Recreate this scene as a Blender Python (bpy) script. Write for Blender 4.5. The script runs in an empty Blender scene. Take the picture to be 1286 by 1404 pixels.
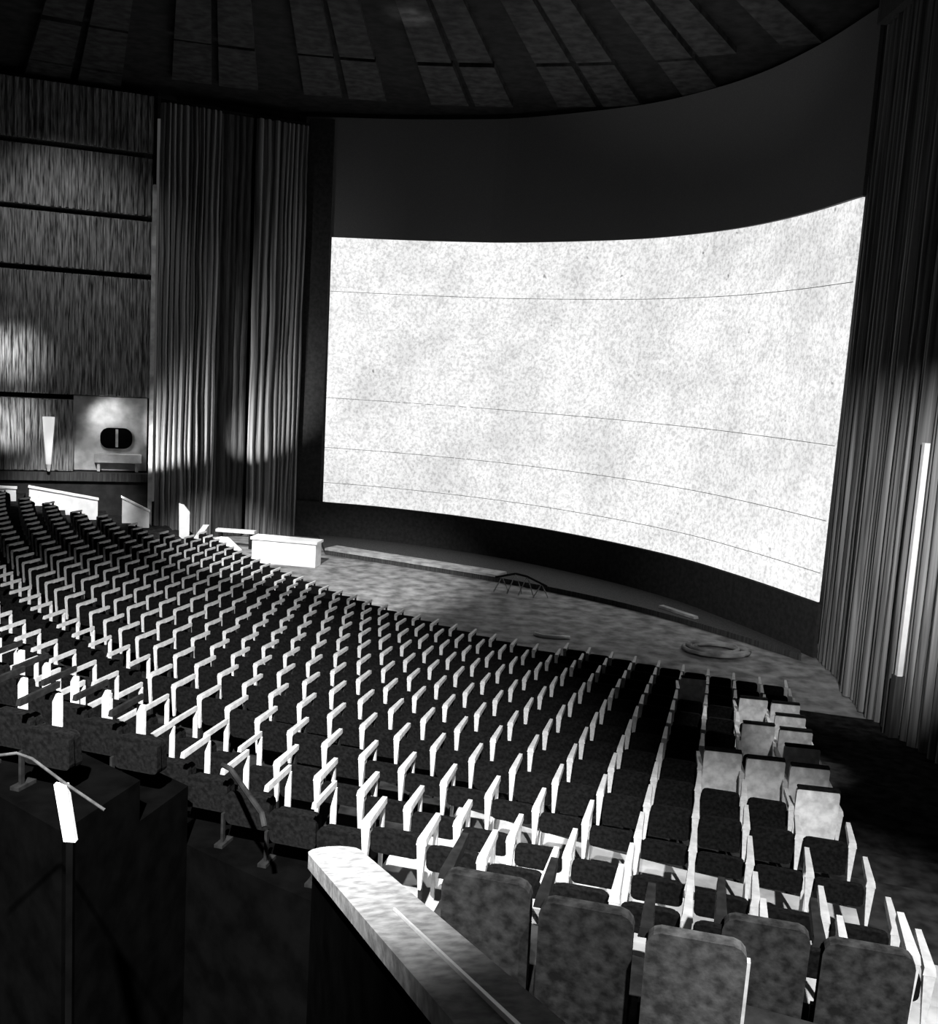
import bpy, bmesh, math, random
from mathutils import Vector, Matrix
random.seed(7)
C = bpy.context.scene.collection
scn = bpy.context.scene
EYE = 6.7                                   # eye height above the stage floor
R = math.radians

# ------------------------------------------------------------------ camera
cam_d = bpy.data.cameras.new('camera'); cam = bpy.data.objects.new('camera', cam_d); C.objects.link(cam)
cam_d.sensor_fit = 'HORIZONTAL'; cam_d.sensor_width = 36; cam_d.lens = 36*1400/1286; cam_d.clip_start = .05
roll, pitch = R(3.4), R(7.8)
r0 = Vector((1, 0, 0)); u0 = Vector((0, math.sin(pitch), math.cos(pitch))); f0 = Vector((0, math.cos(pitch), -math.sin(pitch)))
cr = math.cos(roll)*r0 + math.sin(roll)*u0; cu = -math.sin(roll)*r0 + math.cos(roll)*u0
M = Matrix((cr, cu, -f0)).transposed().to_4x4(); M.translation = (0, 0, EYE)
cam.matrix_world = M; scn.camera = cam

# ------------------------------------------------------------------ world, lights, exposure
w = bpy.data.worlds.new('world'); scn.world = w; w.use_nodes = True
w.node_tree.nodes['Background'].inputs[0].default_value = (.5, .5, .5, 1)
w.node_tree.nodes['Background'].inputs[1].default_value = .10
scn.view_settings.view_transform = 'Standard'; scn.view_settings.look = 'None'
scn.view_settings.exposure = 0; scn.view_settings.gamma = 1; scn.view_settings.use_curve_mapping = False

def spot(name, loc, target, watts, cone, blend=.6, size=.15):
    d = bpy.data.lights.new(name, 'SPOT'); d.energy = watts; d.spot_size = R(cone); d.spot_blend = blend; d.shadow_soft_size = size
    o = bpy.data.objects.new(name, d); C.objects.link(o); o.location = loc
    o.rotation_euler = (Vector(target)-Vector(loc)).to_track_quat('-Z', 'Y').to_euler()
    return o
spot('house_spot', (3.5, -2.0, 14.5), (2.9, 7.0, 2.6), 20000, 27, .7)            # pool on the nearest rows at the right
spot('house_spot', (-1.0, -3.0, 14.5), (-3.6, 10.4, 2.0), 48000, 40, .8)         # broad light over the left seats
spot('house_spot', (-6, 14, 15), (-4.4, 31.0, 0), 36000, 27, .9)                  # stage floor
spot('house_spot', (6.5, 8, 14.5), (5.0, 15.2, 1.8), 9000, 11, .6)                # seats by the right aisle
spot('curtain_spot', (-12.2, 34.6, 1.6), (-10.4, 37.3, 4.3), 2600, 50, 1, .04)            # curtain washes
spot('curtain_spot', (-9.6, 35.8, 1.8), (-7.8, 38.6, 4.4), 1900, 42, 1, .04)
spot('wall_spot', (-16.1, 33.2, 6.6), (-16.0, 35.2, 6.4), 420, 62, 1)
spot('wall_spot', (-16.1, 33.2, 3.8), (-16.0, 35.2, 4.0), 420, 62, 1)
spot('wall_spot', (-13.5, 31, 14.6), (-14.2, 35.6, 9.5), 700, 80, 1)
spot('dado_spot', (-12, 28.5, 8), (-13.9, 35, 1.3), 5200, 32, .8)
spot('curtain_spot', (4.6, 8.5, 7.5), (8.6, 20.6, 3.4), 7500, 36, 1, .05)
spot('ceiling_spot', (-2.3, 23.5, 9.5), (-2.35, 28.0, 15.7), 1500, 11, 1)
spot('stage_fill_spot', (-8.5, 20, 14.5), (-8.6, 34.6, .6), 26000, 17, .7)  # unseen fill added to brighten the white boxes at left
spot('ceiling_spot', (3, 16, 8), (4.5, 27, 15.7), 1600, 40, 1)

# ------------------------------------------------------------------ materials
def mat(name, v, v2=None, rough=.8, scale=20, stretch=(1, 1, 1), spec=.2, emit=None, bump=0):
    m = bpy.data.materials.new(name); m.use_nodes = True; nt = m.node_tree; b = nt.nodes['Principled BSDF']
    b.inputs['Roughness'].default_value = rough; b.inputs['Specular IOR Level'].default_value = spec
    b.inputs['Base Color'].default_value = (v, v, v, 1)
    if v2 is not None:
        tc = nt.nodes.new('ShaderNodeTexCoord'); mp = nt.nodes.new('ShaderNodeMapping'); mp.inputs['Scale'].default_value = stretch
        nz = nt.nodes.new('ShaderNodeTexNoise'); nz.inputs['Scale'].default_value = scale; nz.inputs['Detail'].default_value = 6
        rp = nt.nodes.new('ShaderNodeValToRGB')
        rp.color_ramp.elements[0].position = .35; rp.color_ramp.elements[1].position = .66
        rp.color_ramp.elements[0].color = (v, v, v, 1); rp.color_ramp.elements[1].color = (v2, v2, v2, 1)
        L = nt.links.new
        L(tc.outputs['Object'], mp.inputs[0]); L(mp.outputs[0], nz.inputs[0]); L(nz.outputs[0], rp.inputs[0]); L(rp.outputs[0], b.inputs['Base Color'])
        if bump:
            bp = nt.nodes.new('ShaderNodeBump'); bp.inputs['Strength'].default_value = bump; bp.inputs['Distance'].default_value = .02
            L(nz.outputs[0], bp.inputs['Height']); L(bp.outputs[0], b.inputs['Normal'])
    return m
MT = {
 'fabric': mat('dark_upholstery', .005, .012, .95, 30, spec=0),
 'fabric_lit': mat('worn_grey_upholstery_lit', .03, .10, .95, 14, bump=.3),  # lit copy of the grey upholstery, brightness put into the colour
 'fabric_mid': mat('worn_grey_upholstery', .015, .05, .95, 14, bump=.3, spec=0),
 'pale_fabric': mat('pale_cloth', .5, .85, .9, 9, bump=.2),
 'arm': mat('pale_painted_armrest', .4, .55, .4, 12, spec=.4),
 'metal': mat('pale_painted_metal', .5, .75, .45, 15, spec=.4),
 'metal_dark': mat('dark_metal', .01, .02, .6, 15, spec=.1),
 'carpet': mat('auditorium_carpet', .012, .035, .98, 5, bump=.3, spec=0),
 'tread': mat('pale_lit_tread', .25, .5, .9, 3, bump=.2),  # pale tone of small parts; on treads it paints the light pool
 'stage_floor': mat('stage_floor_boards', .12, .36, .9, 2.2, bump=.2),
 'black': mat('black_masking_cloth', .03, .045, 1, 8, spec=0),
 'valance': mat('dark_valance_cloth', .15, .18, 1, 30, spec=0),
 'curtain': mat('pleated_curtain_cloth', .05, .3, .6, 2.2, (5, 5, .08), spec=.4),  # vertical colour streaks paint the uneven light on the folds
 'curtain_dark': mat('dark_curtain_cloth', .03, .07, .8, 5, (4, 4, .25)),
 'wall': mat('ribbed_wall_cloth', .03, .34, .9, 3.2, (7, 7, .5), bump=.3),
 'wall_plain': mat('plain_dark_wall', .02, .035, .9, 3),
 'pale_wall': mat('pale_plaster', .35, .75, .9, 1.6, bump=.2),
 'white': mat('white_painted_wood', .75, .9, .7, 4),
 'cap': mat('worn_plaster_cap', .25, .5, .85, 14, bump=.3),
 'brass': mat('bright_metal_strip', .8, .9, .35, 20, spec=.6),
 'ceiling': mat('dark_ceiling', .008, .02, .95, 3, bump=.2),
 'panel': mat('ceiling_board', .015, .05, .9, 3, bump=.3),
 'void': mat('stairwell_shade_black', .0015, .003, 1, 4, spec=0),  # near-black colour paints the darkness of stairwell, risers and left rows
}
def screen_mat():
    m = bpy.data.materials.new('projection_screen_sheet'); m.use_nodes = True; nt = m.node_tree; L = nt.links.new
    b = nt.nodes['Principled BSDF']; b.inputs['Base Color'].default_value = (.3, .3, .3, 1); b.inputs['Roughness'].default_value = 1
    b.inputs['Specular IOR Level'].default_value = 0
    tc = nt.nodes.new('ShaderNodeTexCoord')
    def noise(sc, det, lo, hi, a, c, stretch=(1, 1, 1)):
        mp = nt.nodes.new('ShaderNodeMapping'); mp.inputs['Scale'].default_value = stretch
        n = nt.nodes.new('ShaderNodeTexNoise'); n.inputs['Scale'].default_value = sc; n.inputs['Detail'].default_value = det
        n.inputs['Roughness'].default_value = .75
        r = nt.nodes.new('ShaderNodeMapRange'); r.inputs[1].default_value = lo; r.inputs[2].default_value = hi
        r.inputs[3].default_value = a; r.inputs[4].default_value = c
        L(tc.outputs['Object'], mp.inputs[0]); L(mp.outputs[0], n.inputs[0]); L(n.outputs[0], r.inputs[0]); return r.outputs[0]
    def mul(a, b2):
        k = nt.nodes.new('ShaderNodeMath'); k.operation = 'MULTIPLY'; L(a, k.inputs[0]); L(b2, k.inputs[1]); return k.outputs[0]
    fine = noise(9, 4, .38, .56, .62, 1.0)
    coarse = noise(.35, 3, .35, .6, .82, 1.08)
    spots = noise(2.1, 2, .24, .29, .35, 1.0)
    L(mul(mul(fine, coarse), spots), b.inputs['Emission Strength'])
    b.inputs['Emission Color'].default_value = (1, 1, 1, 1)
    return m
MT['screen'] = screen_mat()
def lamp_mat(s):
    m = mat('lit_lamp_glass', .8); b = m.node_tree.nodes['Principled BSDF']
    b.inputs['Emission Color'].default_value = (1, 1, 1, 1); b.inputs['Emission Strength'].default_value = s; return m
MT['lamp'] = lamp_mat(.55)

# ------------------------------------------------------------------ helpers
def obj(name, bm, m, parent=None, smooth=False):
    me = bpy.data.meshes.new(name)
    bmesh.ops.recalc_face_normals(bm, faces=bm.faces[:]); bm.to_mesh(me); bm.free()
    if smooth:
        for p in me.polygons: p.use_smooth = True
    me.materials.append(MT[m]); o = bpy.data.objects.new(name, me); C.objects.link(o)
    if parent: o.parent = parent
    return o
def thing(name, label, cat, loc=(0, 0, 0), rz=0, group=None):
    o = bpy.data.objects.new(name, None); C.objects.link(o); o.location = loc; o.rotation_euler = (0, 0, rz)
    o.empty_display_size = .1
    return tag(o, label, cat, group)
def tag(o, label, cat, group=None):
    o['label'] = label; o['category'] = cat
    if group: o['group'] = group
    return o
def struct(o): o['kind'] = 'structure'; return o
def hexa(bm, b4, t4):
    """solid from four bottom and four top corners"""
    v = [bm.verts.new(p) for p in list(b4)+list(t4)]
    for q in ((3, 2, 1, 0), (4, 5, 6, 7), (0, 1, 5, 4), (1, 2, 6, 5), (2, 3, 7, 6), (3, 0, 4, 7)):
        bm.faces.new([v[i] for i in q])
def box(bm, x0, x1, y0, y1, z0, z1):
    hexa(bm, ((x0, y0, z0), (x1, y0, z0), (x1, y1, z0), (x0, y1, z0)), ((x0, y0, z1), (x1, y0, z1), (x1, y1, z1), (x0, y1, z1)))
def prism(bm, outline, a, b, axis='y'):
    """outline of 2-D points swept from a to b along axis"""
    def P(p, t): return {'y': (p[0], t, p[1]), 'x': (t, p[0], p[1]), 'z': (p[0], p[1], t)}[axis]
    A = [bm.verts.new(P(p, a)) for p in outline]; B = [bm.verts.new(P(p, b)) for p in outline]
    bm.faces.new(A[::-1]); bm.faces.new(B); n = len(A)
    for i in range(n): bm.faces.new((A[i], A[(i+1) % n], B[(i+1) % n], B[i]))
def sheet(bm, path, z0, z1, path2=None):
    p2 = path2 or path
    A = [bm.verts.new((x, y, z0)) for x, y in path]; B = [bm.verts.new((x, y, z1)) for x, y in p2]
    for i in range(len(A)-1): bm.faces.new((A[i], A[i+1], B[i+1], B[i]))
def thick(bm, path, z0, z1, t, path2=None):
    """a wall of thickness t along a path (t measured to the left of the path)"""
    def off(p):
        q = []
        for i in range(len(p)):
            a = Vector(p[max(i-1, 0)]); b = Vector(p[min(i+1, len(p)-1)]); d = (b-a).normalized(); q.append((p[i][0]-d.y*t, p[i][1]+d.x*t))
        return q
    p2 = path2 or path; o1, o2 = off(path), off(p2)
    for i in range(len(path)-1):
        pass
    rings = [[bm.verts.new((*path[i], z0)), bm.verts.new((*o1[i], z0)), bm.verts.new((*o2[i], z1)), bm.verts.new((*p2[i], z1))] for i in range(len(path))]
    for a, b in zip(rings, rings[1:]):
        for k in range(4): bm.faces.new((a[k], b[k], b[(k+1) % 4], a[(k+1) % 4]))
    bm.faces.new(rings[0]); bm.faces.new(rings[-1][::-1])
def tube(bm, pts, r, n=8):
    pts = [Vector(p) for p in pts]; rings = []
    for i, p in enumerate(pts):
        d = (pts[min(i+1, len(pts)-1)]-pts[max(i-1, 0)]).normalized(); a = d.orthogonal().normalized(); b = d.cross(a)
        if rings and a.dot(la) < 0: a = -a; b = -b
        la = a
        rings.append([bm.verts.new(p+r*(math.cos(2*math.pi*k/n)*a+math.sin(2*math.pi*k/n)*b)) for k in range(n)])
    for s, t in zip(rings, rings[1:]):
        for k in range(n): bm.faces.new((s[k], s[(k+1) % n], t[(k+1) % n], t[k]))
    bm.faces.new(rings[0][::-1]); bm.faces.new(rings[-1])
def catmull(pts, n=6):
    P = [Vector(p) for p in pts]; P = [2*P[0]-P[1]]+P+[2*P[-1]-P[-2]]; out = []
    for i in range(1, len(P)-2):
        for k in range(n):
            t = k/n; a, b, c, d = P[i-1:i+3]
            out.append(tuple(.5*((2*b)+(c-a)*t+(2*a-5*b+4*c-d)*t*t+(3*b-a-3*c+d)*t**3)))
    out.append(tuple(P[-2])); return out

# ------------------------------------------------------------------ seating geometry: rows are curves w = W + .0275 (u-3)^2
BETA = R(14); cb, sb = math.cos(BETA), math.sin(BETA)
def uw(u, w): return (u*cb + w*sb, w*cb - u*sb)
def par(u): return .0275*(u-3)**2
ROW = {-2: (4.85, 2.7), -1: (5.85, 3.05), 0: (6.62, 3.6), 1: (7.76, 3.95), 2: (9.02, 4.2), 3: (10.25, 4.4), 4: (11.37, 4.55), 5: (12.45, 4.69)}
for j in range(6, 13): ROW[j] = (12.45+1.17*(j-5), 4.69+.163*(j-5))
ARM = .72                                   # armrest height above its tread
def zt(j): return EYE-ROW[j][1]-ARM         # tread height of row j

# floor treads -----------------------------------------------------
def tread(name, j, ua, ub, wa=None, wb=None, zlow=None, m='carpet'):
    W = ROW[j][0]; prev = ROW[j-1][0] if j-1 in ROW else W-1.1; nxt = ROW[j+1][0] if j+1 in ROW else W+1.3
    a = W-.32 if wa is None else wa; b = (nxt-.32) if wb is None else wb
    n = max(2, int((ub-ua)/.8)); bm = bmesh.new(); z1 = zt(j); z0 = -.25 if zlow is None else zlow
    rings = []
    for i in range(n+1):
        u = ua+(ub-ua)*i/n; p, q = uw(u, a+par(u)), uw(u, b+par(u))
        rings.append([bm.verts.new((*p, z0)), bm.verts.new((*q, z0)), bm.verts.new((*q, z1)), bm.verts.new((*p, z1))])
    for s, t in zip(rings, rings[1:]):
        for k in range(4): bm.faces.new((s[k], t[k], t[(k+1) % 4], s[(k+1) % 4]))
    bm.faces.new(rings[0]); bm.faces.new(rings[-1][::-1])
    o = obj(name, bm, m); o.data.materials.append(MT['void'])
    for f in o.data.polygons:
        if abs(f.normal.z) < .5: f.material_index = 1  # risers painted near-black for the shade on them
    return o
fl = bpy.data.objects.new('floor', None); C.objects.link(fl); struct(fl)
for j in range(0, 13):
    ua = -24 if j < 12 else -2.9
    if j < 3:
        o = tread('stepped_tread', j, ua, -2.6, m='void' if j == 0 else 'carpet'); o.parent = fl  # row above the stairwell: its shade painted near-black
        o = tread('stepped_tread', j, -2.6, 1.6+.5*(2-j if j < 2 else 0), m='tread'); o.parent = fl  # lit stretch of floor painted paler
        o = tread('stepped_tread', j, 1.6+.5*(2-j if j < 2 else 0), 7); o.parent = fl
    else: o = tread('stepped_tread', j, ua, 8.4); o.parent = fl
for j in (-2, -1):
    o = tread('stepped_tread', j, -24, -4.35, m='void'); o.parent = fl  # shade over the left rear rows painted near-black
    for a_, b_, m_ in ((-1.2 if j == -2 else -1.75, .4 if j == -2 else 1.2, 'carpet'), (.4 if j == -2 else 1.2, 7, 'tread' if j == -1 else 'carpet')):  # lit floor by the aisle painted in the paler colour
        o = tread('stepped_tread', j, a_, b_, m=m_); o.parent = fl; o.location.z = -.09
bm = bmesh.new()                            # upper landing behind the last rows
for x0, x1 in ((-.35, 8), ):
    p = [uw(x0, -4), uw(x1, -4), uw(x1, 4.1), uw(x0-.3, 4.5)]
    prism(bm, p, 0, zt(-2)-.1, 'z')
o = obj('landing', bm, 'carpet', fl)
bm = bmesh.new(); box(bm, -30, 14, -6, 46, -.5, -.26); obj('stage_level_floor', bm, 'stage_floor', fl)
# stage floor (flat area between the front row and the screen)
bm = bmesh.new()
us_ = [-24+1.3*i for i in range(17)]+[-2.9]+[-2.89+1.1*i for i in range(12)]
rg = []
for u in us_:
    f_ = uw(u, (ROW[12][0]+.98 if u > -2.895 else ROW[11][0]+.85)+par(u)); g_ = (f_[0], 46)
    rg.append([bm.verts.new((*f_, -.24)), bm.verts.new((*g_, -.24)), bm.verts.new((*g_, 0)), bm.verts.new((*f_, 0))])
for s1, t1 in zip(rg, rg[1:]):
    for k in range(4): bm.faces.new((s1[k], t1[k], t1[(k+1) % 4], s1[(k+1) % 4]))
bm.faces.new(rg[0]); bm.faces.new(rg[-1][::-1])
obj('stage_floor', bm, 'stage_floor', fl)
# stairwell bottom
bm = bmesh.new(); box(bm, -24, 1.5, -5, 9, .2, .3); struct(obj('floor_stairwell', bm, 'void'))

# ------------------------------------------------------------------ screen and masking
TOP = [(-5.76, 39.38), (-3.12, 39.02), (-.67, 38.45), (.93, 37.9), (3.17, 36.51), (5.21, 34.9), (6.7, 32.95), (7.8, 30.8), (8.57, 28.1), (8.99, 25.39)]
BOT = [(-5.66, 39.1), (-3.16, 38.6), (-.07, 37.3), (2.52, 35.6), (5.02, 33.2), (6.7, 30.97), (7.65, 29.04), (8.39, 27.3), (9.02, 25.6)]
def resample(p, n):
    d = [0]
    for a, b in zip(p, p[1:]): d.append(d[-1]+(Vector(a)-Vector(b)).length)
    out = []; k = 0
    for i in range(n):
        t = d[-1]*i/(n-1)
        while k < len(d)-2 and d[k+1] < t: k += 1
        s = (t-d[k])/(d[k+1]-d[k]); out.append(tuple(Vector(p[k]).lerp(Vector(p[k+1]), s)))
    return out
top = resample(catmull(TOP), 49); bot = resample(catmull(BOT), 49)
scr = thing('cinema_screen', 'huge deeply curved white cinema screen glowing behind the stage floor', 'screen', (1, 36, 0))
def shift(p, t):
    q = []
    for i in range(len(p)):
        a = Vector(p[max(i-1, 0)]); b = Vector(p[min(i+1, len(p)-1)]); d = (b-a).normalized(); q.append((p[i][0]-d.y*t, p[i][1]+d.x*t))
    return q
def local(bm, o):
    bmesh.ops.translate(bm, verts=bm.verts[:], vec=-Vector(o.location)); return bm
bm = bmesh.new(); thick(bm, bot, EYE-5.29, EYE+4.71, .06, top); obj('screen_sheet', local(bm, scr), 'screen', scr)
# horizontal lacing seams stand slightly proud of the sheet
def lerp_path(f): return [tuple(Vector(a).lerp(Vector(b), f)) for a, b in zip(bot, top)]
for zf in (.075, .21, .40, .80):
    bm = bmesh.new(); q = shift(lerp_path(zf), -.012); thick(bm, q, EYE-5.29+10*zf-.008, EYE-5.29+10*zf+.008, .01)
    obj('seam', local(bm, scr), 'tread', scr)
# valance above, masking below, side masks
def ext(p, a, b):
    P = [Vector(x) for x in p]; d0 = (P[0]-P[1]).normalized(); d1 = (P[-1]-P[-2]).normalized()
    return [tuple(P[0]+d0*a)]+list(p)+[tuple(P[-1]+d1*b)]
tf = shift(top, -.12); bf = shift(bot, -.12)
bm = bmesh.new(); thick(bm, ext(tf, 1.1, .2), EYE+4.70, 15.7, .1)
tag(obj('screen_valance', bm, 'valance'), 'curved dark grey valance above the white screen', 'valance')
bm = bmesh.new(); thick(bm, ext(bf, 1.1, .2), .001, EYE-5.30, .1)
tag(obj('screen_skirt', bm, 'black'), 'curved black masking cloth below the white screen', 'masking')
bm = bmesh.new(); p0, p1 = Vector(tf[0]), Vector(tf[1]); d = (p0-p1).normalized()
b0, b1 = Vector(bf[0]), Vector(bf[1])
thick(bm, [tuple(p0-d*.0+Vector((-.02, -.1))), tuple(p0+d*.95+Vector((0, -.1)))], .001, 15.6, -.06)
tag(obj('side_masking', bm, 'black'), 'black side masking strip at the far left end of the screen', 'masking')

# ------------------------------------------------------------------ curtains
def pleated(a, b, pleats, amp, m, z0, z1, name, label, group=None, seed=1, round_=1.0):
    rnd = random.Random(seed); a, b = Vector(a), Vector(b); L = (b-a).length; d = (b-a)/L; n = Vector((-d.y, d.x))
    o = thing(name, label, 'curtain', (a.x, a.y, z0), 0, group)
    # each pleat fold is a bulge of its own width
    ws = [rnd.uniform(.6, 1.5) for _ in range(pleats)]; s = sum(ws); pts = []; x = 0
    for i, wv in enumerate(ws):
        wv = wv/s*L; am = amp*rnd.uniform(.55, 1.2)
        for k in range(8):
            t = k/8; pts.append((x+wv*t, am*math.sin(math.pi*t)**.8))
        x += wv
    pts.append((L, 0))
    bm = bmesh.new(); rows = 9; grid = []
    ph = [rnd.uniform(0, 6) for _ in range(3)]
    for r in range(rows+1):
        z = (z1-z0)*r/rows
        line = []
        for (s_, h) in pts:
            wob = .02*math.sin(z*1.1+ph[0]+s_*3)+.012*math.sin(z*2.3+ph[1]+s_*7)
            p = a+d*(s_+wob)+n*(h+.05); line.append(bm.verts.new((p.x-a.x, p.y-a.y, z)))
        grid.append(line)
    back = [[bm.verts.new(((a+d*q).x-a.x, (a+d*q).y-a.y, z)) for q in (0, L)] for z in (0, z1-z0)]
    for r in range(rows):
        for i in range(len(pts)-1): bm.faces.new((grid[r][i], grid[r][i+1], grid[r+1][i+1], grid[r+1][i]))
    bm.faces.new((back[0][0], back[0][1], back[1][1], back[1][0]))
    obj('drape', bm, m, o, True)
    bm = bmesh.new(); e = .04
    prism(bm, [(-n.x*.02, -n.y*.02), (n.x*.06, n.y*.06), (n.x*.06+d.x*L, n.y*.06+d.y*L), (-n.x*.02+d.x*L, -n.y*.02+d.y*L)], z1-z0, z1-z0+.12, 'z')
    obj('curtain_track', bm, 'metal_dark', o)
    return o
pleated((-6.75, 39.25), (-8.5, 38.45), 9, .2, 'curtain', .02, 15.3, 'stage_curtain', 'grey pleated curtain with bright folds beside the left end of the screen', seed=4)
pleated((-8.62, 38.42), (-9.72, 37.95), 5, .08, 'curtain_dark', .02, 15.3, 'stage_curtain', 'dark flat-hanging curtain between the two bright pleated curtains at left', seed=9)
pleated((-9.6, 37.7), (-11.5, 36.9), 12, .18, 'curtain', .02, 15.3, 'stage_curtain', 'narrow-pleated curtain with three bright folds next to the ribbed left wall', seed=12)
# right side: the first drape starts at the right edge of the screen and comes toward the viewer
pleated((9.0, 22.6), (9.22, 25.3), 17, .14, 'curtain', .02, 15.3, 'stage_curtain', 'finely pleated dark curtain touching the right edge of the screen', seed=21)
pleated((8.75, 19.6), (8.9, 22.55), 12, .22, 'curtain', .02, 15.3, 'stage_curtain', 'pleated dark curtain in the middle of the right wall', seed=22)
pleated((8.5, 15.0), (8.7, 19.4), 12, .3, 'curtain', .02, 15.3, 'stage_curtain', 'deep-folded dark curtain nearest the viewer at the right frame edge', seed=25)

# ------------------------------------------------------------------ walls
bm = bmesh.new(); box(bm, 9.6, 9.9, -4, 27.5, -.25, 15.9); struct(obj('wall_right', bm, 'wall_plain'))
bm = bmesh.new(); thick(bm, [(-11.4, 38.4), (-6, 40.4), (0, 40), (6, 38), (10, 33), (10, 26)], -.2, 15.9, .3)
struct(obj('wall_back', bm, 'wall_plain'))
# left wall: courses of ribbed cloth with dark horizontal grooves between them
A, B = Vector((-19.5, 33.95)), Vector((-11.75, 36.95)); dl = (B-A).normalized(); nl = Vector((dl.y, -dl.x)); LW = (B-A).length
wl = bpy.data.objects.new('wall_left', None); C.objects.link(wl); struct(wl)
def wallbox(bm, s0, s1, z0, z1, d0, d1):
    q = [A+dl*s0+nl*d0, A+dl*s1+nl*d0, A+dl*s1+nl*d1, A+dl*s0+nl*d1]
    hexa(bm, [(p.x, p.y, z0) for p in q], [(p.x, p.y, z1) for p in q])
sN0, sN1 = LW-2.55, LW-.25                  # lit niche near the curtain
ZW = [2.3, 5.0, 9.35, 11.35, 13.5, 15.6]
bm = bmesh.new(); wallbox(bm, -2, LW+.2, -.2, 15.9, -1.4, -1.2); obj('wall_backing', bm, 'wall_plain', wl)
for k in range(5):
    z0, z1 = ZW[k]+.09, ZW[k+1]-.09
    segs = [(-2, sN0)] if k == 0 else [(-2, LW)]
    for a, b in segs:
        n = int((b-a)/.22); 
        bm = bmesh.new()
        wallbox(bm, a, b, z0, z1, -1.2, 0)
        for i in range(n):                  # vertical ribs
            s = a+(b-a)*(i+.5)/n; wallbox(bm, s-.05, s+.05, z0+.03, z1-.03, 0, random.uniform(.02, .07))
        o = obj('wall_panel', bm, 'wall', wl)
bm = bmesh.new(); wallbox(bm, -2, LW+.1, 2.05, 2.35, -1.2, .15); obj('ledge', bm, 'curtain_dark', wl)
bm = bmesh.new(); wallbox(bm, -2, LW, -.2, 2.04, -1.2, -.02); obj('dado', bm, 'wall_plain', wl)
# niche: side, back, dark porthole and bright sill
bm = bmesh.new(); wallbox(bm, sN0, sN1+.2, 2.4, 5.05, -1.19, -.35); obj('niche_back', bm, 'pale_wall', wl)
vent = thing('booth_window', 'dark rounded booth window with a pale centre bar in the lit alcove at left', 'window', (0, 0, 0))
def rrect(x0, x1, z0, z1, r, n=5):
    out = []
    for cx, cz, a0 in ((x1-r, z1-r, 0), (x0+r, z1-r, 90), (x0+r, z0+r, 180), (x1-r, z0+r, 270)):
        for k in range(n+1):
            a = R(a0+90*k/n); out.append((cx+r*math.cos(a), cz+r*math.sin(a)))
    return out
def on_wall(o, s, z, d):
    p = A+dl*s+nl*d; o.location = (p.x, p.y, z); o.rotation_euler = (0, 0, math.atan2(dl.y, dl.x))
on_wall(vent, sN0+1.45, 3.2, -.34)
bm = bmesh.new(); prism(bm, rrect(-.55, .55, 0, .75, .3), -.05, -.01); obj('window_pane', bm, 'void', vent)
bm = bmesh.new(); box(bm, -.03, .06, -.09, -.05, .06, .7); obj('centre_bar', bm, 'tread', vent)
q_ = A+dl*(sN0+.7)+nl*.5
spot('alcove_spot', (q_.x, q_.y, 4.9), (q_.x+.5, q_.y+1.2, 3.8), 90, 120, 1)
sill = thing('alcove_shelf', 'pale shelf under the dark booth window in the lit alcove', 'shelf'); on_wall(sill, sN0+1.5, 2.72, -.34)
bm = bmesh.new(); box(bm, -.8, .8, -.4, -.01, .0, .3); obj('shelf_board', bm, 'pale_wall', sill)
bm = bmesh.new(); box(bm, -.7, -.6, -.3, -.01, -.33, 0); box(bm, .6, .7, -.3, -.01, -.33, 0); obj('bracket', bm, 'pale_wall', sill)
pl = thing('painted_edge_light', 'slim bright strip painting the light on the right curtain at the frame edge', 'painted_light', (8.28, 18.75, .005))  # added strip stands in for light on the curtain edge
bm = bmesh.new(); box(bm, -.05, .05, -.06, .06, 1.5, 5.9); obj('strip', bm, 'white', pl)
bm = bmesh.new(); box(bm, -.09, .09, -.1, .1, 0, 1.499); obj('strip_base', bm, 'curtain_dark', pl)
# tall pale post at the meeting of wall and curtain
bm = bmesh.new(); prism(bm, rrect(-.07, .07, 0, 12.5, .05, 3), -.1, .02)
o = obj('corner_post', bm, 'tread'); on_wall(o, LW+.05, .01, .25); tag(o, 'slim pale vertical post where the ribbed wall meets the curtain', 'post')
# tapered wall lamp
lampo = thing('wall_lamp', 'tall tapered pale wall lamp on the ribbed left wall', 'lamp'); on_wall(lampo, LW-3.35, 2.4, .12)
def cone(bm, z0, z1, r0_, r1_, y=-.2, n=12):
    a = [bm.verts.new((r0_*math.cos(2*math.pi*k/n), y+r0_*math.sin(2*math.pi*k/n)*.6, z0)) for k in range(n)]
    b = [bm.verts.new((r1_*math.cos(2*math.pi*k/n), y+r1_*math.sin(2*math.pi*k/n)*.6, z1)) for k in range(n)]
    bm.faces.new(a[::-1]); bm.faces.new(b)
    for k in range(n): bm.faces.new((a[k], a[(k+1) % n], b[(k+1) % n], b[k]))
bm = bmesh.new(); cone(bm, .25, 1.9, .09, .2); obj('lamp_shade', bm, 'lamp', lampo, True)
bm = bmesh.new(); cone(bm, 0, .25, .05, .09); box(bm, -.04, .04, -.2, 0, .05, .2); obj('lamp_bracket', bm, 'tread', lampo)

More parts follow.
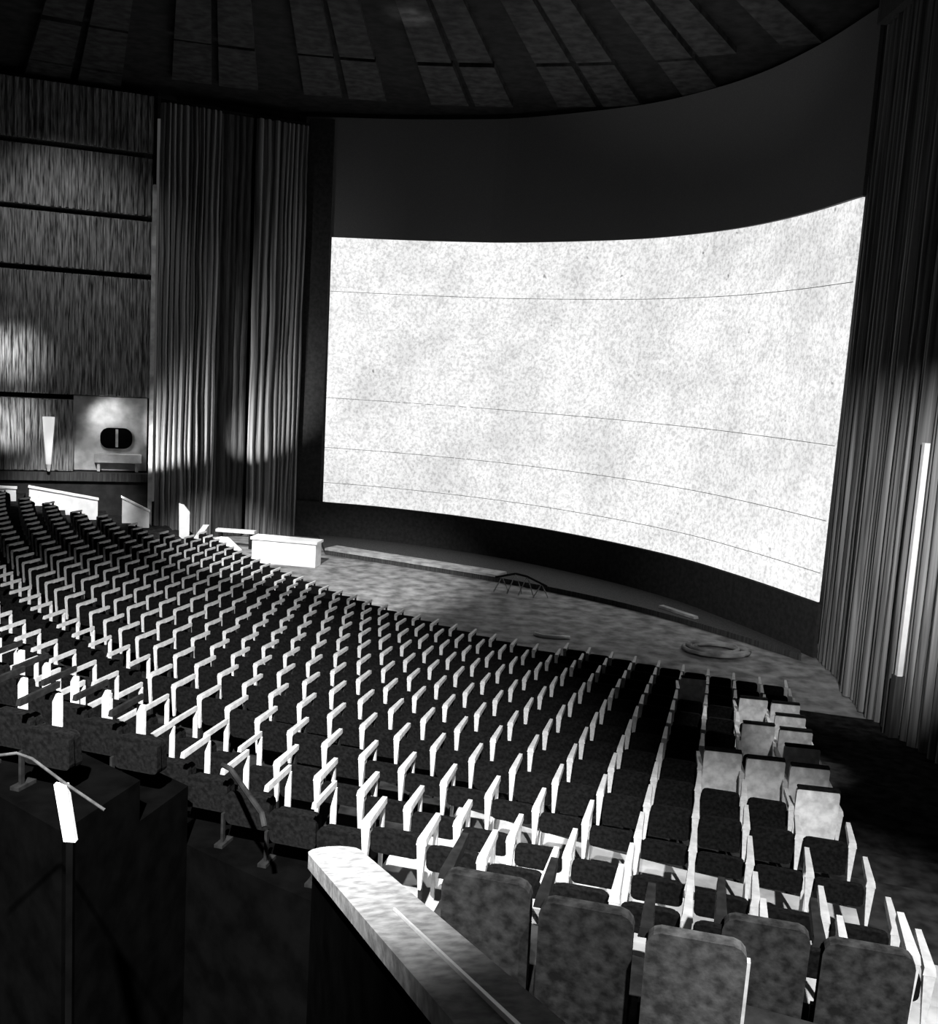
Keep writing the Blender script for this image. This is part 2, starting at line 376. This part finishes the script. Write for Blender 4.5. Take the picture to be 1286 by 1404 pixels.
# pale parapet slabs in front of the dado
def slab(name, s0, s1, z0, za, zb, d, label, m='white'):
    o = thing(name, label, 'partition'); on_wall(o, s0, z0, d); L = s1-s0
    bm = bmesh.new(); prism(bm, [(0, 0), (L, 0), (L, zb-z0-.06), (0, za-z0-.06)], -.18, 0); obj('slab_body', bm, m, o)
    bm = bmesh.new(); prism(bm, [(-.03, za-z0-.06), (L+.03, zb-z0-.06), (L+.03, zb-z0), (-.03, za-z0)], -.22, .04); obj('coping', bm, m, o)
    return o
slab('side_partition', LW-5.6, LW-4.3, .01, 2.1, 2.05, 1.9, 'pale partition slab at the left frame edge behind the far seats')
slab('side_partition', LW-3.9, LW-1.75, .01, 2.1, 1.7, 1.9, 'wide pale partition slab below the wall lamp')
slab('side_partition', LW-.95, LW-.05, .01, 1.75, 1.25, 1.6, 'small sloping pale partition slab under the lit alcove')

# ------------------------------------------------------------------ ceiling with pairs of long boards
ZC = 15.7
bm = bmesh.new(); box(bm, -30, 14, -4, 42, ZC+.18, ZC+.4); ceil = struct(obj('ceiling', bm, 'ceiling'))
CX, CY = -3.3, 11.7                         # the boards fan out from this point of the ceiling
for base in [2.7+10*k for k in range(-5, 6)]:
    for half in (0, 1):
        a0 = base+half*3.5; a1 = a0+2.95
        for (d0, d1) in ((4, 13), (13.2, 20.2), (20.5, 25), (25.2, 31)):
            q = [(CX+d*math.sin(R(a)), CY+d*math.cos(R(a))) for d, a in ((d0, a0), (d0, a1), (d1, a1), (d1, a0))]
            if max(p[0] for p in q) > 8.7 or min(p[0] for p in q) < -24 or max(p[1] for p in q) > 41: continue
            bm = bmesh.new(); lift = random.uniform(0, .06)
            hexa(bm, [(*p, ZC+lift) for p in q], [(*p, ZC+.18) for p in q]); obj('ceiling_board', bm, 'panel', ceil)
bm = bmesh.new(); box(bm, 8.75, 9.6, -4, 25, 15.2, 15.86); struct(obj('trim_1', bm, 'curtain_dark'))

# ------------------------------------------------------------------ things on the stage floor
EDGE = [(-5.0, 35.6), (-3.0, 34.6), (-.8, 33.5), (1.3, 32.4), (3.4, 31.0), (5.4, 29.2), (7.1, 27.1), (8.55, 25.0)]
edge = resample(catmull(EDGE), 40)
st = thing('stage_platform', 'low curved stage platform with pale front edge below the screen', 'platform', (0, 33, 0))
backp = [tuple(p) for p in shift(bf, -.25)]
bm = bmesh.new(); bk = resample(backp, 40); rr = []
for (x, y), (x2, y2) in zip(edge, bk): rr.append([bm.verts.new((x, y-33, .005)), bm.verts.new((x2, y2-33, .005)), bm.verts.new((x2, y2-33, .16)), bm.verts.new((x, y-33, .16))])
for s1, t1 in zip(rr, rr[1:]):
    for k in range(4): bm.faces.new((s1[k], t1[k], t1[(k+1) % 4], s1[(k+1) % 4]))
bm.faces.new(rr[0]); bm.faces.new(rr[-1][::-1])
obj('platform_deck', bm, 'curtain_dark', st)
bm = bmesh.new(); thick(bm, [(x, y-33) for x, y in shift(edge, -.03)[:16]], .162, .24, .75); obj('nosing', bm, 'tread', st)

bx_ = thing('long_white_box', 'long low white box beside the left end of the stage', 'box', (-6.0, 33.55, .005), R(-9))
bm = bmesh.new(); box(bm, -1.1, 1.1, -.3, .3, 0, .78); obj('box_body', bm, 'white', bx_)
bm = bmesh.new(); box(bm, -1.15, 1.15, -.35, .35, .781, .86); obj('box_lid', bm, 'white', bx_)
bx_ = thing('small_white_box', 'small slanted white box left of the long white box', 'box', (-7.7, 32.3, .005), R(-20))
bm = bmesh.new(); prism(bm, [(-.35, 0), (.4, 0), (.4, .55), (-.1, .9), (-.35, .9)], -.2, .2); obj('box_body', bm, 'white', bx_)
bm = bmesh.new(); prism(bm, [(-.37, .902), (-.1, .902), (.42, .552), (.42, .6), (-.1, .95), (-.37, .95)], -.22, .22); obj('box_lid', bm, 'white', bx_)
o = thing('white_board', 'upright white board leaning at the foot of the left curtain', 'board', (-10.0, 35.4, .005), R(10))
bm = bmesh.new(); prism(bm, [(-.12, .3), (.22, .0), (.22, 1.25), (.02, 1.5), (-.15, 1.55)], -.04, .04); obj('board_panel', bm, 'white', o)
bm = bmesh.new(); hexa(bm, ((-.05, .04, 0), (.05, .04, 0), (.05, .5, 0), (-.05, .5, 0)), ((-.05, .04, .9), (.05, .04, .9), (.05, .08, .9), (-.05, .08, .9))); obj('board_foot', bm, 'metal_dark', o)
o = thing('tilted_white_board', 'small tilted white board on the floor by the left curtain', 'board', (-9.35, 35.3, .005), R(15))
bm = bmesh.new(); prism(bm, [(-.25, .35), (-.05, .35), (.28, .85), (.08, .85)], -.04, .04); obj('board_panel', bm, 'white', o)
bm = bmesh.new(); prism(bm, [(-.2, 0), (.2, 0), (.08, .55), (-.08, .4)], .045, .09); obj('board_foot', bm, 'metal_dark', o)
o = thing('low_pale_bench', 'low narrow pale bench along the foot of the left curtain', 'bench', (-8.25, 35.9, .005), R(-4))
bm = bmesh.new(); box(bm, -.7, .7, -.15, .15, .55, .65); obj('bench_top', bm, 'white', o)
for s in (-.55, .55):
    bm = bmesh.new(); box(bm, s-.05, s+.05, -.12, .12, 0, .549); obj('leg', bm, 'metal_dark', o)
# equipment heap, cables, plank
o = thing('folded_equipment_stand', 'jumbled dark folding stand with pale struts on the stage floor centre', 'stand', (1.75, 30.7, .005), R(-25)); o.scale = (.75, .75, .9)
for k, (x, h) in enumerate(((-.9, .55), (-.3, .75), (.2, .7), (.85, .5))):
    bm = bmesh.new(); tube(bm, [(x-.25, -.2, 0.03), (x, 0, h), (x+.25, .2, 0.03)], .03, 6); obj('strut', bm, 'tread', o)
bm = bmesh.new(); tube(bm, [(-1.2, 0, .5), (-.3, 0, .73), (.2, 0, .69), (1.1, 0, .45)], .04, 6); obj('cross_rail', bm, 'metal_dark', o)
def coil(name, label, x, y, z, r, turns, m, rr=.03, sq=1.0):
    bm = bmesh.new(); pts = []
    for i in range(turns*14):
        a = 2*math.pi*i/14; k = r*(1+.25*math.sin(a*.37)); pts.append((k*math.cos(a), k*sq*math.sin(a)+.1*math.sin(a*.21), rr+.02+.012*(i/14)))
    tube(bm, pts, rr, 5); o = obj(name, bm, m, None, True); o.location = (x, y, z); return tag(o, label, 'cable')
coil('cable_coil', 'loose grey coil of cable on the stage floor near the right curtain', 6.5, 25.3, .005, .7, 6, 'stage_floor', .05, .8)
bm = bmesh.new(); tube(bm, [(-.45, .2, .04), (-.25, 0, .04), (.1, -.06, .05), (.45, 0, .04)], .05, 8)
o = obj('pale_hose', bm, 'white', None, True); o.location = (2.35, 25.8, .0); tag(o, 'short bright curved hose end lying just before the front row', 'hose')
bm = bmesh.new(); prism(bm, [(-.75, 0), (.75, 0), (.72, .07), (-.72, .07)], -.09, .09); o = obj('floor_plank', bm, 'tread'); o.location = (6.2, 28.9, .162); o.rotation_euler = (0, 0, R(-58))
tag(o, 'narrow pale plank lying on the right part of the stage floor', 'plank')

# ------------------------------------------------------------------ seats
def m_of(bm, name, m, smooth=False):
    o = obj(name, bm, m, None, smooth); me = o.data; bpy.data.objects.remove(o); return me
def rbox(w_, z0, z1, r, y0, y1, lean=0, crown=0):
    bm = bmesh.new(); pts = rrect(-w_/2, w_/2, z0, z1, r, 3)
    if crown: pts = [(x, z+(crown*(1-(2*x/w_)**2) if z > (z0+z1)/2 else 0)) for x, z in pts]
    prism(bm, pts, y0, y1)
    for v in bm.verts: v.co.y -= lean*(v.co.z-z0)
    bmesh.ops.bevel(bm, geom=[e for e in bm.edges if e.calc_face_angle(0) > 1.2], offset=.012, segments=1, affect='EDGES')
    return bm
def armrest_bm(thin):
    bm = bmesh.new(); wr, wf = (.022, .018) if thin else (.042, .026)
    hexa(bm, ((-wr, -.04, ARM-.05), (wr, -.04, ARM-.05), (wf, .42, ARM-.03), (-wf, .42, ARM-.03)),
             ((-wr*.8, -.03, ARM), (wr*.8, -.03, ARM), (wf*.8, .43, ARM+.02), (-wf*.8, .43, ARM+.02)))
    return bm
def post_bm(kind):
    bm = bmesh.new()
    if kind == 'rear':      # tapered rear upright
        hexa(bm, ((-.012, -.03, .3), (.012, -.03, .3), (.012, .0, .3), (-.012, .0, .3)), ((-.036, -.04, ARM-.052), (.036, -.04, ARM-.052), (.036, .04, ARM-.052), (-.036, .04, ARM-.052)))
    if kind == 'foot':
        box(bm, -.012, .012, -.02, .02, 0, .299); box(bm, -.04, .04, -.08, .12, 0, .03)
    if kind == 'front':     # slim plate under the front of the armrest
        hexa(bm, ((-.015, .37, .0), (.015, .37, .0), (.015, .40, .0), (-.015, .40, .0)), ((-.015, .36, ARM-.04), (.015, .36, ARM-.04), (.015, .41, ARM-.04), (-.015, .41, ARM-.04)))
    if kind == 'front_wide': box(bm, -.026, .026, .40, .42, .1, ARM-.035)
    if kind == 'front_panel': box(bm, -.04, .04, .40, .43, .36, ARM-.08)
    return bm
ME = {
 'back': m_of(rbox(.43, .36, .71, .06, -.03, .03, .08), 'backrest', 'fabric'),
 'back_pale': m_of(rbox(.46, .36, .95, .04, -.035, .03, .08), 'backrest', 'pale_fabric'),
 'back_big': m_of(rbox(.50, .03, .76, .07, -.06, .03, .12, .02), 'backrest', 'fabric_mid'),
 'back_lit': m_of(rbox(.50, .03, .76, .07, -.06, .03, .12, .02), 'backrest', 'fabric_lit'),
 'back_top': m_of(rbox(.45, .945, .975, .012, -.085, -.01, 0), 'top_roll', 'fabric'),
 'cushion': m_of(rbox(.40, .36, .66, .06, .06, .15, .12), 'tipped_seat', 'fabric'),
 'arm': m_of(armrest_bm(False), 'armrest', 'arm'), 'arm_thin': m_of(armrest_bm(True), 'armrest', 'arm'),
 'arm_dark': m_of(armrest_bm(False), 'armrest', 'metal_dark'),
 'rear': m_of(post_bm('rear'), 'rear_post', 'metal'), 'foot': m_of(post_bm('foot'), 'foot', 'metal_dark'),
 'front': m_of(post_bm('front'), 'front_post', 'metal_dark'), 'front_pale': m_of(post_bm('front'), 'front_post', 'metal'),
 'back_short': m_of(rbox(.42, .47, .67, .05, -.03, .03, .08), 'backrest', 'fabric'), 'cushion_short': m_of(rbox(.38, .47, .62, .05, .06, .14, .1), 'tipped_seat', 'fabric'),
 'front_panel': m_of(post_bm('front_panel'), 'front_post', 'metal'),
 'arm_thin_unlit': m_of(armrest_bm(True), 'armrest', 'metal_dark'),  # unlit armrests by the stairwell, their shade painted as dark metal
 'back_low': m_of(rbox(.43, .22, .52, .05, -.03, .03, .08), 'backrest', 'fabric'), 'cushion_low': m_of(rbox(.40, .2, .5, .05, .06, .14, .1), 'tipped_seat', 'fabric'),
 'front_wide': m_of(post_bm('front_wide'), 'front_post', 'metal'),
}
def piece(me, parent, name, x=0):
    o = bpy.data.objects.new(name, me); C.objects.link(o); o.parent = parent; o.location = (x, 0, 0); return o
AX = -.255
def kit(kind):
    """(name, mesh, x) list for one seat"""
    base = [('backrest', 'back', 0), ('tipped_seat', 'cushion', 0)]
    if kind == 'stair_side': return [('backrest', 'back_low', 0), ('tipped_seat', 'cushion_low', 0), ('armrest', 'arm_thin_unlit', AX), ('front_post', 'front_panel', AX), ('foot', 'foot', AX)]
    if kind == 'near_left': return [('backrest', 'back_low', 0), ('tipped_seat', 'cushion_low', 0)]+[('armrest', 'arm_thin', AX), ('front_post', 'front_wide', AX), ('foot', 'foot', AX)]
    if kind == 'pale': return [('backrest', 'back_pale', 0), ('top_roll', 'back_top', 0), ('tipped_seat', 'cushion', 0), ('armrest', 'arm', AX), ('rear_post', 'rear', AX), ('foot', 'foot', AX)]
    if kind == 'big': return [('backrest', 'back_big', 0), ('tipped_seat', 'cushion', 0), ('armrest', 'arm_dark', AX), ('foot', 'foot', AX)]
    if kind == 'edge': base = [('backrest', 'back_short', 0), ('tipped_seat', 'cushion_short', 0)]
    return base+[('armrest', 'arm', AX), ('rear_post', 'rear', AX), ('front_post', 'front_pale' if kind == 'edge' else 'front', AX), ('foot', 'foot', AX)]
GRP = {'stair_side': 'low seats with pale end plates by the stairwell', 'near_left': 'slim-armed seats by the stairwell', 'pale': 'seats with pale backs beside the right aisle', 'big': 'grey seats nearest the viewer', 'std': 'dark seats with pale armrests in curved rows', 'edge': 'dark seats with pale armrests in curved rows'}
def proj(p):
    v = Vector(p)-Vector((0, 0, EYE)); z = v.dot(f0)
    if z < .5: return None
    return 643+1400*v.dot(cr)/z, 702-1400*v.dot(cu)/z, z
ORD = ['nearest']+'second third fourth fifth sixth seventh eighth ninth tenth eleventh twelfth thirteenth fourteenth fifteenth sixteenth seventeenth eighteenth nineteenth twentieth'.split()
ORD += ['twenty-'+s for s in 'first second third fourth fifth sixth seventh eighth ninth'.split()]+['thirtieth']+['thirty-'+s for s in 'first second third fourth fifth sixth seventh eighth ninth'.split()]+['fortieth']+['forty-'+s for s in 'first second third fourth fifth sixth seventh eighth ninth'.split()]
ORD[0] = 'first'
seats = []
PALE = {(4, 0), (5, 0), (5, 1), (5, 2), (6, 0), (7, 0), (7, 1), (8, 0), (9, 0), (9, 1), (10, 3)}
for j in range(-2, 13):
    if j >= 0: us = [1.295-.51*k for k in range(46)]
    elif j == -1: us = [1.03, .47]+[-4.65-.51*k for k in range(34)]
    else: us = [.07, -.5, -1.07]+[-4.85-.51*k for k in range(34)]
    for k, u in enumerate(us):
        w_ = ROW[j][0]+par(u); x, y = uw(u, w_); z = zt(j)-(.09 if j < 0 and u > -3 else 0)
        q = proj((x, y, z+.6))
        if q is None or q[0] < -25 or q[0] > 1310 or q[1] > 1480: continue
        if u < -22.0 or (Vector((x, y))-A).dot(nl) < .9 and x < -11: continue
        if x < -9.5 and y > 34.3: continue
        if y > 33 or (x < -8.5 and y > 30.8) or (j == 12 and u < -2.9): continue
        face = 14+min(5, max(0, -(u+2.5))*1.1)
        if j < 0 and u > -2: kind = 'big'; face = 13
        elif j < 0: kind = 'stair_side'
        elif (j <= 0 and u < -2.6) or (j == 1 and u < -4.2) or (j == 2 and u < -7.2) : kind = 'near_left'
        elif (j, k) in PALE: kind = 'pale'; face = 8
        elif j < 3 and u > -3.4: kind = 'edge'
        else: kind = 'std'
        seats.append((q[2] if kind != 'pale' else 0, j, k, u, x, y, z, face, kind))
seats.sort()
N_IND = 300
ind, rest = seats[:N_IND], seats[N_IND:]
rowpos = {}
from collections import defaultdict
byrow = defaultdict(list)
for s in ind: byrow[(s[1], s[3] > -3 if s[1] < 0 else None)].append(s)
LOOK = {'stair_side': 'low dark seat with pale plate', 'near_left': 'dark seat with slim pale armrest', 'pale': 'seat with pale cloth back', 'big': 'large grey upholstered seat back', 'std': 'dark tip-up seat, pale armrest', 'edge': 'dark tip-up seat, pale armrest'}
for (j, side), L in byrow.items():
    L.sort(key=lambda s: -s[3])
    for n, (d, j, k, u, x, y, z, face, kind) in enumerate(L):
        rn = ORD[j+2]
        if j < 0:
            lab = f"{LOOK[kind]}, {ORD[n]} from the right, {'last' if j == -2 else 'penultimate'} row {'right' if side else 'left'} of the stairwell"
        else:
            lab = f"{LOOK[kind]}, {ORD[n]} from right, {rn} row from the viewer"
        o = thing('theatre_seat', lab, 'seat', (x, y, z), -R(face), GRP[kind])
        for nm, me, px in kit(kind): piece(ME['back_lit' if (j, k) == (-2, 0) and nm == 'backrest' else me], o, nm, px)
        if j == -2 and k == 0:      # the only brightly lit big seat: light painted as paler cloth and edge strip
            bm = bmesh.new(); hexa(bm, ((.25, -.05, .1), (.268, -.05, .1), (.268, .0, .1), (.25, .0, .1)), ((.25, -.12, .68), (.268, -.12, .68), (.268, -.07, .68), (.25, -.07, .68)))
            pp = obj('edge_highlight', bm, 'metal', o); pp['label'] = 'pale strip painting the light along the right edge'
        if n == 0 and u > .5:       # row end: a second side frame on the aisle side
            piece(ME['arm'], o, 'armrest', .255); piece(ME['rear'], o, 'rear_post', .255); piece(ME['foot'], o, 'foot', .255)
# far seats, too many to count: one mesh per material slot
if rest:
    bm = bmesh.new(); slots = []; me = bpy.data.meshes.new('far_seats')
    for d, j, k, u, x, y, z, face, kind in rest:
        T = Matrix.Translation((x, y, z)) @ Matrix.Rotation(-R(face), 4, 'Z')
        for nm, mk, px in kit(kind):
            src = ME[mk]; mm = src.materials[0]
            if mm not in slots: slots.append(mm)
            n0 = len(bm.faces); v0 = len(bm.verts); bm.from_mesh(src); bm.verts.ensure_lookup_table(); bm.faces.ensure_lookup_table()
            for v in bm.verts[v0:]: v.co = T @ (v.co+Vector((px, 0, 0)))
            for f in bm.faces[n0:]: f.material_index = slots.index(mm)
    bm.to_mesh(me); bm.free()
    for mm in slots: me.materials.append(mm)
    o = bpy.data.objects.new('far_theatre_seats', me); C.objects.link(o)
    tag(o, 'far curved rows of small dark seats toward the left wall and stage', 'seats', 'dark seats with pale armrests in curved rows'); o['kind'] = 'stuff'
print('SEATS', len(ind), len(rest))

# ------------------------------------------------------------------ stairwell parapet, rails
P0, P1 = Vector((.36, 2.35, EYE-1.77)), Vector((-.72, 5.85, EYE-2.9)); dd = (P1-P0); ln = dd.length; hd = Vector((dd.x, dd.y)).normalized(); pn = Vector((-hd.y, hd.x))
pw = thing('stairwell_parapet', 'thick dark parapet with broad pale rounded top sloping down beside the stairwell', 'parapet', tuple(P0))
hw = .155
def capring(scale, n=8):
    pts = [(-0.0, -hw*scale), ]
    L2 = Vector((dd.x, dd.y)).length
    out = [(0, -hw*scale), (L2-.16, -hw*scale)]
    for k in range(1, n): a = -math.pi/2+math.pi*k/n; out.append((L2-.16+.2*scale*math.cos(a), hw*scale*math.sin(a)))
    out += [(L2-.16, hw*scale), (0, hw*scale)]
    return out
sl = dd.z/Vector((dd.x, dd.y)).length
def P3(s, t, z): return (hd.x*s+pn.x*t, hd.y*s+pn.y*t, z+sl*s)
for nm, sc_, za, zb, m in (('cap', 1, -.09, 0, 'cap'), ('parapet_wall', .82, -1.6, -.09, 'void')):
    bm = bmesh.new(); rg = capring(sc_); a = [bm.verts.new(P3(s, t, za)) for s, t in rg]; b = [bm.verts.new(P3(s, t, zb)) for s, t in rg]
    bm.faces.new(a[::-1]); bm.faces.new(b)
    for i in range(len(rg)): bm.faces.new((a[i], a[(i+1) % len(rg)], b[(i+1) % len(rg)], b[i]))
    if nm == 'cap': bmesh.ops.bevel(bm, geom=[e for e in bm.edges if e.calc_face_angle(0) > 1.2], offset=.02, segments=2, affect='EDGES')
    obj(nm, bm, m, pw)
bm = bmesh.new(); q0, q1 = .0, ln*.52
hexa(bm, (P3(0, -.02, 0.001), P3(0, .008, 0.001), P3(q1, .006, 0.001), P3(q1, -.006, 0.001)), (P3(0, -.014, .02), P3(0, .004, .02), P3(q1, .004, .012), P3(q1, -.004, .012)))
obj('ridge_strip', bm, 'brass', pw)
# left rail of the stairwell
rl = thing('stair_rail', 'thin pale handrail with a short white post at the lower left', 'handrail', (-2.4, 5.6, 0))
def L3(x, y, h): return (x+2.4, y-5.6, EYE-h)
bm = bmesh.new(); tube(bm, [L3(-3.0, 5.75, 2.46), L3(-2.6, 5.8, 2.40), L3(-2.5, 5.78, 2.42), L3(-2.28, 5.7, 2.52), L3(-2.0, 5.6, 2.63)], .009, 8); obj('rail', bm, 'curtain_dark', rl)
bm = bmesh.new(); a = Vector(L3(-2.29, 5.7, 2.53)); b = Vector(L3(-2.22, 5.66, 2.86))
hexa(bm, (b+Vector((-.035, -.02, 0)), b+Vector((.035, -.02, 0)), b+Vector((.035, .02, 0)), b+Vector((-.035, .02, 0))), (a+Vector((-.04, -.02, 0)), a+Vector((.035, -.02, 0)), a+Vector((.035, .02, 0)), a+Vector((-.04, .02, 0)))); obj('post_plate', bm, 'metal', rl)
bm = bmesh.new(); box(bm, b.x-.02, b.x+.02, b.y-.02, b.y+.02, .3, b.z); obj('post_stem', bm, 'void', rl)
bm = bmesh.new(); tube(bm, [(-1.98, 8.35, EYE-3.45), (-1.9, 8.3, EYE-3.46), (-1.47, 7.55, EYE-3.5), (-1.44, 7.5, EYE-3.58)], .022, 8)
tag(obj('short_handrail', bm, 'carpet'), 'short grey slanting handrail at the head of the stairwell before the seats', 'handrail')
